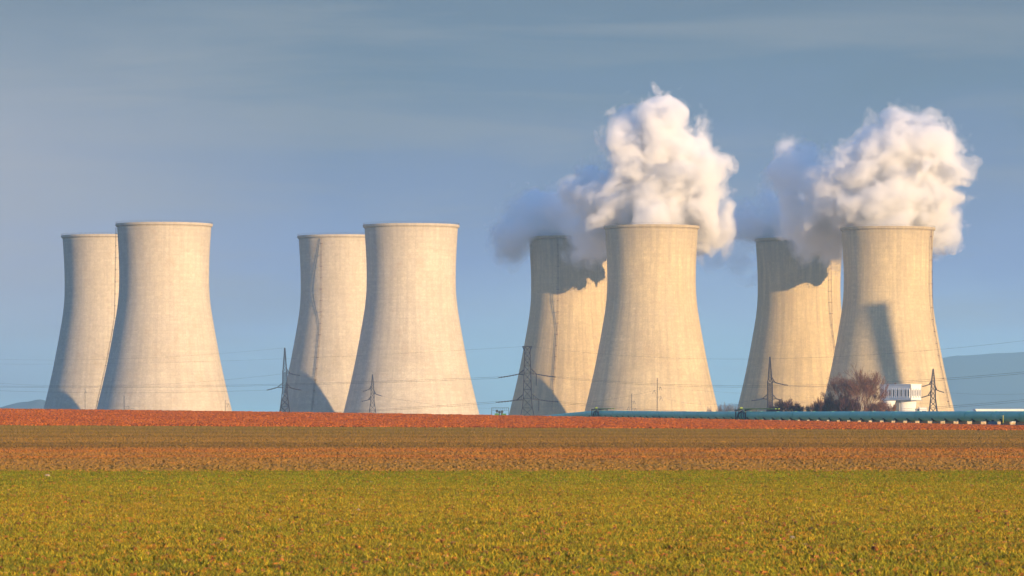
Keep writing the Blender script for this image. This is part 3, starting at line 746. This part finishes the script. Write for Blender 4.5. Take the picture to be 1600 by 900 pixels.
# ------------------------------------------------------------------ trees and bushes
m_bark = flat('pale_brown_bark', (.22, .14, .10), (.13, .085, .065), 1.5, .9)
m_twig = flat('reddish_twigs', (.22, .10, .06), (.13, .065, .055), .5, .9)
m_bush = flat('dark_red_brush', (.095, .038, .042), (.055, .03, .04), .5, .9)
m_hedge = flat('orange_brush', (.22, .10, .06), (.13, .06, .05), .5, .9)
m_hazy = flat('grey_twigs', (.20, .16, .14), (.14, .11, .10), .5, .9)
def branch(mb, tw, p, d, L, r, lev, rnd, maxlev, spread=.55, up=.12, rmin=.02):
    n = 4 if lev < 3 else 3; pts = [p]; rad = [r]
    dd = d.copy()
    for k in range(n):
        dd = (dd+Vector((rnd.gauss(0, .13), rnd.gauss(0, .13), rnd.gauss(0, .08)+up*.3))).normalized()
        pts.append(pts[-1]+dd*L/n); rad.append(max(rmin*.6, r*(1-.5*(k+1)/n)))
    (mb if lev < 3 else tw).tube(pts, rad, 6 if lev < 2 else 3, False)
    if lev >= maxlev: return
    nb = 3 if lev == 0 else rnd.choice((2, 3, 3))
    for k in range(nb+ (2 if lev < 3 else 1)):
        f = 1.0 if k < nb else rnd.uniform(.35, .9)
        idx = min(n, max(1, int(round(f*n)))); q_ = pts[idx]
        ax = Vector((rnd.gauss(0, 1), rnd.gauss(0, 1), rnd.gauss(0, .4))); ax = (ax-dd*ax.dot(dd)).normalized()
        nd = (dd*math.cos(spread)+ax*math.sin(spread)*rnd.uniform(.7, 1.25)+Vector((0, 0, up))).normalized()
        branch(mb, tw, q_, nd, L*rnd.uniform(.62, .84), rad[idx]*rnd.uniform(.6, .8), lev+1, rnd, maxlev, spread, up, rmin)
def tree(name, px, Yd, hpx_top, label, cat, seed, stems, L, r, maxlev, m1, m2, spread=.55, group=None, rmin=.02, width=1.0, fit=None, lean=.5):
    rnd = random.Random(seed); X0 = (px-800)*Yd/F; zg = terrain(X0, Yd)
    root = empty(name, (X0, Yd, zg), label=label, cat=cat, group=group)
    mb, tw = MB(), MB()
    for k in range(stems):
        a = 2*math.pi*(k+rnd.random()*.6)/stems
        d = Vector((math.cos(a)*lean, math.sin(a)*lean, 1)).normalized() if stems > 1 else Vector((.03, 0, 1))
        branch(mb, tw, Vector((math.cos(a)*.15*stems*.3, math.sin(a)*.15*stems*.3, -.2)), d, L*rnd.uniform(.85, 1.1), r, 0 if stems < 6 else 1, rnd, maxlev, spread, .12, rmin)
    H = CZ+(HY-hpx_top)*Yd/F-zg
    zs_ = sorted(v[2] for v in tw.v or mb.v); top = zs_[int(len(zs_)*.995)]; k = H/top
    med = sorted(v[0] for v in tw.v or mb.v); sh = (med[int(len(med)*.03)]+med[int(len(med)*.97)])/2
    for q_ in (mb, tw): q_.v = [(x-sh*max(0, min(1, z/top*1.6)), y, z) for x, y, z in q_.v]
    xs_ = sorted(abs(v[0]) for v in tw.v or mb.v); wx = xs_[int(len(xs_)*.97)]; kx = (fit*Yd/F)/wx if fit else k*width
    for q_ in (mb, tw): q_.v = [(x*kx, y*kx, z*k) for x, y, z in q_.v]
    if mb.v: mb.build('trunk', m1, root)
    if tw.v: tw.build('twigs', m2, root)
    return root
tree('bare_tree', 1341, 1250, 580, 'bare wide crowned leafless tree left of the white elevated block', 'tree', 11, 6, 3.2, .20, 6, m_bark, m_twig, .42, fit=43, rmin=.022, lean=.85)
BR = 'leafless brush behind the pipeline'
for px, top, w, sd_, mt, lb_, Yd in (
    (1232, 625.5, 22, 21, m_bush, 'rounded dark red leafless bush beside the spired pylon', 1290),
    (1210, 630, 12, 22, m_bush, 'small leafless bush overlapping the foot of the spired pylon', 1300),
    (1284, 624, 16, 23, m_hedge, 'orange brown leafless bush left of the dark thicket', 1280),
    (1270, 632, 12, 24, m_bush, 'lowest reddish bush left of the dark thicket', 1270),
    (1308, 616, 22, 25, m_bush, 'tall dark purple thicket left of the bare tree trunk', 1260),
    (1326, 622, 18, 26, m_bush, 'dark purple bush right against the bare tree trunk', 1240),
    (1368, 628, 15, 27, m_hedge, 'reddish brush under the right half of the bare tree crown', 1240),
    (1388, 630, 12, 28, m_hedge, 'thin brush below the white elevated block', 1260)):
    tree('leafless_bush', px, Yd, top, lb_, 'bush', sd_, 14, 1.3, .05, 5 if w > 14 else 4, m_bark, mt, .5, BR, .03, fit=w, lean=.8)
for px, top, w, sd_ in ((1127, 633, 7, 31), (1140, 631, 8, 32), (1152, 634, 6, 33), (1108, 637, 5, 34)):
    tree('small_tree', px, 2480, top, {1127: 'faint grey sapling right of the third front tower, left one of the taller two', 1140: 'faint grey tree, tallest in the gap between third and fourth pairs', 1152: 'faint grey tree touching the foot of the dark topped rear tower', 1108: 'lowest faint grey shrub at the right foot of the third front tower'}[px],
         'tree', sd_, 9, 2.0, .08, 4, m_hazy, m_hazy, .5, 'faint trees between the tower pairs', .05, fit=w, lean=.5)

# ------------------------------------------------------------------ field cover (grass, stubble, clods)
def expr_ground(G, X_, Y_, zoneid):
    M = lambda op, a, b=None: G.m(op, a, b)
    cl = lambda v, lo, hi: M('MINIMUM', M('MAXIMUM', v, lo), hi)
    xl = cl(X_, -60.0, 60.0); lo = M('SUBTRACT', .12, M('MULTIPLY', xl, .005))
    if zoneid == 0: return M('MULTIPLY', Y_, 0.0)
    if zoneid == 1: return M('MULTIPLY', lo, M('MULTIPLY', M('SUBTRACT', Y_, 128.0), 1/322))
    xc = cl(X_, -100.0, 100.0)
    cr = M('SUBTRACT', M('SUBTRACT', 1.12, M('MULTIPLY', xc, .01676)), M('MULTIPLY', M('MULTIPLY', xc, xc), 4.2e-5))
    s_ = M('MULTIPLY', M('SUBTRACT', Y_, 450.0), 1/250)
    return M('ADD', M('MULTIPLY', lo, M('SUBTRACT', 1.0, s_)), M('MULTIPLY', cr, s_))
def cover(name, mb, mat, tile, y0, y1, zoneid, label, cat, seed):
    ny = int(round((y1-y0)/tile)); half = y1*.135+12; nxx = int(2*half/tile)+1
    o = mb.build(name, mat); o.location = (0, 0, 0)
    tag(o, label, cat, kind='stuff')
    gt = bpy.data.node_groups.new(name+'_spread', 'GeometryNodeTree')
    gt.interface.new_socket('Geometry', in_out='INPUT', socket_type='NodeSocketGeometry'); gt.interface.new_socket('Geometry', in_out='OUTPUT', socket_type='NodeSocketGeometry')
    G = NT(gt); gi = G.n('NodeGroupInput'); go = G.n('NodeGroupOutput')
    gr = G.n('GeometryNodeMeshGrid'); gr.inputs['Size X'].default_value = (nxx-1)*tile; gr.inputs['Size Y'].default_value = (ny-1)*tile
    gr.inputs['Vertices X'].default_value = nxx; gr.inputs['Vertices Y'].default_value = ny
    tr = G.n('GeometryNodeTransform'); G.l(gr.outputs[0], tr.inputs[0]); tr.inputs['Translation'].default_value = (0, y0+ny*tile/2, 0)
    po = G.n('GeometryNodeInputPosition'); sx = G.n('ShaderNodeSeparateXYZ'); G.l(po.outputs[0], sx.inputs[0])
    zz = expr_ground(G, sx.outputs[0], sx.outputs[1], zoneid)
    cb = G.n('ShaderNodeCombineXYZ'); G.l(sx.outputs[0], cb.inputs[0]); G.l(sx.outputs[1], cb.inputs[1]); G.l(zz, cb.inputs[2])
    sp_ = G.n('GeometryNodeSetPosition'); G.l(tr.outputs[0], sp_.inputs['Geometry']); G.l(cb.outputs[0], sp_.inputs['Position'])
    ip = G.n('GeometryNodeInstanceOnPoints'); G.l(sp_.outputs[0], ip.inputs['Points']); G.l(gi.outputs[0], ip.inputs['Instance'])
    sel = G.m('LESS_THAN', G.m('ABSOLUTE', sx.outputs[0]), G.m('ADD', G.m('MULTIPLY', sx.outputs[1], .135), 5.0+tile))
    G.l(sel, ip.inputs['Selection'])
    rv = G.n('FunctionNodeRandomValue', data_type='FLOAT')
    for i_ in rv.inputs:
        if i_.name == 'Max' and i_.type == 'VALUE': i_.default_value = 6.2832
        if i_.name == 'Seed': i_.default_value = seed
    ro = [x for x in rv.outputs if x.type == 'VALUE'][0]
    cr_ = G.n('ShaderNodeCombineXYZ'); G.l(ro, cr_.inputs[2]); G.l(cr_.outputs[0], ip.inputs['Rotation'])
    G.l(ip.outputs[0], go.inputs[0])
    md = o.modifiers.new('spread', 'NODES'); md.node_group = gt
    return o

def leafmat(name, stops, bands=None, far=None, strips=None, sm_=.62, fine=1.7, dark=(.035, .045, .01, 1)):
    m, t, b = material(name, .75, .2)
    ge = t.n('ShaderNodeNewGeometry'); c = t.ramp(ge.outputs['Random Per Island'], stops, 'CONSTANT')
    pz = ge.outputs['Position']
    big_ = t.noise(pz, fine, 5, .65)
    c = t.mix(t.m('MULTIPLY', t.ramp(big_, [(.42, 0), (.58, 1)]), .5), c, bands or stops[0][1])
    st_ = t.noise(t.scale(pz, (.8, 1.1, 1), (7, 3, 0)), fine, 4, .65)
    c = t.mix(t.m('MULTIPLY', t.ramp(st_, [(.56, 0), (.62, 1)]), .75), c, far or stops[-1][1])
    dk = t.noise(t.scale(pz, (.7, 1.2, 1), (2, 9, 0)), fine, 4, .65)
    c = t.mix(t.m('MULTIPLY', t.ramp(dk, [(.52, 0), (.62, 1)]), .75), c, dark)
    ln = t.noise(t.scale(pz, (.07, .75, 1), (4, 1, 0)), 1, 3, .6)
    c = t.mix(t.m('MULTIPLY', t.ramp(ln, [(.55, 0), (.66, 1)]), .5), c, dark)
    if strips:
        q_ = t.n('ShaderNodeSeparateXYZ'); t.l(pz, q_.inputs[0])
        c = t.mix(sm_, c, t.ramp(zone(t, q_.outputs[0], q_.outputs[1], pz), strips))
    t.l(c, b.inputs['Base Color'])
    return m
def blades(n, tile, h, w, rnd, clump, lean=.45):
    mb = MB(); T2 = tile/2
    for _ in range(n):
        rr_ = tile*.85*math.sqrt(rnd.random()); ta_ = rnd.uniform(0, 6.2832); cx_, cy_ = rr_*math.cos(ta_), rr_*math.sin(ta_)
        for k in range(clump):
            x = cx_+rnd.gauss(0, .022); y = cy_+rnd.gauss(0, .022); a = rnd.uniform(0, 2*math.pi); hh = h*rnd.uniform(.5, 1.25); ww = w*rnd.uniform(.7, 1.3)
            lx, ly = rnd.gauss(0, lean)*hh, rnd.gauss(0, lean)*hh; ca, sa = math.cos(a)*ww/2, math.sin(a)*ww/2
            mb.add([(x-ca, y-sa, -.01), (x+ca, y+sa, -.01), (x+lx*.4+ca*.8, y+ly*.4+sa*.8, hh*.6), (x+lx*.4-ca*.8, y+ly*.4-sa*.8, hh*.6), (x+lx, y+ly, hh)],
                   [(0, 1, 2, 3), (3, 2, 4)])
    return mb
def clods(n, tile, s0, s1, rnd, flat_=.6):
    mb = MB(); T2 = tile/2
    for _ in range(n):
        rr_ = tile*.85*math.sqrt(rnd.random()); ta_ = rnd.uniform(0, 6.2832); x, y = rr_*math.cos(ta_), rr_*math.sin(ta_); s_ = s0+(s1-s0)*rnd.random()**3; a = rnd.uniform(0, 6.28)
        vs = []
        for k in range(5):
            t_ = a+k*1.2566; rr = s_*rnd.uniform(.7, 1.2); vs.append((x+rr*math.cos(t_), y+rr*math.sin(t_), -.02))
        for k in range(5):
            t_ = a+.4+k*1.2566; rr = s_*rnd.uniform(.4, .8); vs.append((x+rr*math.cos(t_), y+rr*math.sin(t_), s_*flat_*rnd.uniform(.7, 1.3)))
        mb.add(vs, [(k, (k+1) % 5, 5+(k+1) % 5, 5+k) for k in range(5)]+[(5, 6, 7, 8, 9)])
    return mb
rn = random.Random(3)
MID = [(.128, (.27, .145, .03, 1)), (.138, (.21, .14, .028, 1)), (.150, (.27, .14, .03, 1)), (.158, (.19, .12, .025, 1)), (.164, (.36, .12, .02, 1)), (.170, (.25, .13, .025, 1)), (.180, (.27, .13, .028, 1)), (.190, (.35, .12, .02, 1)), (.198, (.31, .125, .023, 1)), (.204, (.22, .11, .022, 1)),
       (.211, (.10, .07, .014, 1)), (.222, (.16, .10, .02, 1)), (.232, (.11, .075, .015, 1)), (.245, (.25, .15, .03, 1)), (.258, (.18, .12, .022, 1)), (.272, (.24, .14, .028, 1)), (.286, (.12, .09, .017, 1)), (.31, (.22, .14, .026, 1)), (.33, (.12, .095, .017, 1)), (.355, (.19, .13, .024, 1)), (.385, (.12, .10, .018, 1)), (.41, (.18, .13, .024, 1)), (.445, (.14, .12, .022, 1)), (.46, (.14, .12, .022, 1))]
NEAR = [(.040, (0.363, 0.267, 0.023, 1)), (.050, (0.222, 0.205, 0.020, 1)), (.056, (0.363, 0.246, 0.026, 1)), (.064, (0.242, 0.216, 0.020, 1)), (.072, (0.403, 0.267, 0.030, 1)), (.082, (0.343, 0.256, 0.026, 1)), (.092, (0.222, 0.205, 0.020, 1)), (.098, (0.302, 0.246, 0.026, 1)), (.106, (0.141, 0.194, 0.017, 1)), (.128, (0.101, 0.154, 0.014, 1))]
g1 = leafmat('young_grass', [(0, (.025, .045, .01, 1)), (.24, (.11, .16, .015, 1)), (.46, (.33, .31, .015, 1)), (.70, (.72, .50, .03, 1)), (.84, (.52, .17, .02, 1)), (.93, (.14, .07, .02, 1))], (.16, .22, .015, 1), (.48, .17, .02, 1), NEAR, .34)
cover('grass', blades(1700, 4, .085, .017, rn, 7), g1, 4, 40, 128, 0, 'short young yellow green grass covering the near field', 'grass', 1)
g2 = leafmat('dry_stubble', [(0, (.13, .12, .03, 1)), (.3, (.22, .15, .04, 1)), (.6, (.32, .20, .055, 1)), (.85, (.34, .15, .04, 1))], (.20, .14, .035, 1), (.32, .10, .025, 1), MID, .68, .35, (.10, .06, .02, 1))
cover('stubble', blades(3600, 10, .08, .022, rn, 4), g2, 10, 128, 448, 1, 'sparse dry stubble over the brown middle field', 'stubble', 2)
c1 = leafmat('orange_clods', [(0, (.34, .10, .02, 1)), (.3, (.42, .15, .03, 1)), (.6, (.16, .06, .025, 1)), (.9, (.45, .27, .09, 1))], (.34, .11, .03, 1), (.28, .16, .04, 1))
cover('soil_clods', clods(420, 4, .02, .075, rn, 1.0), c1, 4, 40, 128, 0, 'scattered orange soil clods and dead leaves among the near grass', 'soil clods', 3)
c2 = leafmat('brown_clods', [(0, (.27, .135, .045, 1)), (.3, (.20, .105, .035, 1)), (.6, (.33, .18, .06, 1)), (.85, (.10, .06, .025, 1))], (.26, .13, .04, 1), (.38, .115, .028, 1), MID, .68, .35, (.10, .06, .02, 1))
cover('field_clods', clods(6000, 10, .03, .11, rn, .9), c2, 10, 128, 448, 1, 'brown earth clods on the middle field', 'soil clods', 4)
c3 = leafmat('red_clods', [(0, (.44, .115, .018, 1)), (.3, (.26, .06, .012, 1)), (.6, (.58, .18, .025, 1)), (.82, (.09, .025, .012, 1))], (.40, .10, .022, 1), (.46, .15, .03, 1), None, 0, .15, (.14, .035, .014, 1))
cover('ploughed_clods', clods(1300, 5, .06, .22, rn, .9), c3, 5, 450, 712, 2, 'coarse ploughed red earth clods up to the field crest', 'soil clods', 5)

# dry grass on the strip behind the pipeline
dg_ = MB()
for _ in range(16000):
    yv = rn.uniform(640, 1480); x = pipe_x(yv)+1.6+abs(rn.gauss(0, 9)); z = terrain(x, yv); hh = rn.uniform(.25, .6); ww = rn.uniform(.05, .12); lx = rn.gauss(0, .12)
    dg_.add([(x-ww, yv, z-.03), (x+ww, yv+rn.gauss(0, .05), z-.03), (x+lx+ww*.4, yv, z+hh), (x+lx-ww*.4, yv, z+hh)], [(0, 1, 2, 3)])
tag(dg_.build('dry_grass', leafmat('straw_grass', [(0, (.62, .46, .26, 1)), (.4, (.50, .34, .17, 1)), (.75, (.68, .54, .34, 1))], (.55, .38, .2, 1), (.45, .30, .15, 1), None, 0, .2, (.3, .2, .1, 1))),
    'pale dry grass strip seen through the gap under the pipeline', 'grass', kind='stuff')

# pale stones lying in the near grass
m_stone = flat('pale_limestone', (.42, .33, .21), (.30, .22, .14), 12, .9)
def stone(px, py, w, label):
    Yd = CZ*F/(py-HY); s_ = w*Yd/F/2; rnd = random.Random(int(px)); bm = bmesh.new(); bmesh.ops.create_icosphere(bm, subdivisions=2, radius=s_)
    for v in bm.verts: v.co *= 1+.25*noise.noise(v.co/s_*1.3+Vector((px, 0, 0))); v.co.z *= .7
    me = bpy.data.meshes.new('stone'); bm.to_mesh(me); bm.free(); me.materials.append(m_stone)
    o = bpy.data.objects.new('stone', me); COL.objects.link(o); o.location = ((px-800)*Yd/F, Yd, s_*.55+.02)
    return tag(o, label, 'stone', 'pale stones in the near grass')
for px, py, w, lb_ in ((437, 818, 9, 'pale round stone in the grass, left of the picture centre'), (560, 803, 10, 'pale wide stone in the mid grass below the second pair of towers'),
                       (561, 856, 8, 'small white stone nearest the camera, left of centre'), (1257, 858, 11, 'pale yellowish stone in near grass towards the right'),
                       (1238, 847, 12, 'flat pale stone just left of the yellowish one'), (1196, 774, 7, 'small pale stone far in the grass towards the right'),
                       (74, 748, 10, 'pale flat stone near the far edge of the green grass at left'), (580, 757, 6, 'tiny pale stone near the far edge of the grass, left of centre')):
    stone(px, py, w, lb_)

# ------------------------------------------------------------------ air
m_haze = bpy.data.materials.new('haze'); m_haze.use_nodes = True; m_haze.node_tree.nodes.clear(); t = NT(m_haze.node_tree)
o_ = t.n('ShaderNodeOutputMaterial'); pv = t.n('ShaderNodeVolumePrincipled'); t.l(pv.outputs[0], o_.inputs['Volume'])
pv.inputs['Color'].default_value = (.40, .72, 1.0, 1); pv.inputs['Density'].default_value = 8e-5
hz = MB().box((0, 7300, 115), (19000, 15800, 255)).build('haze', m_haze)
tag(hz, 'pale blue haze lying over the whole plain', 'haze', kind='stuff')
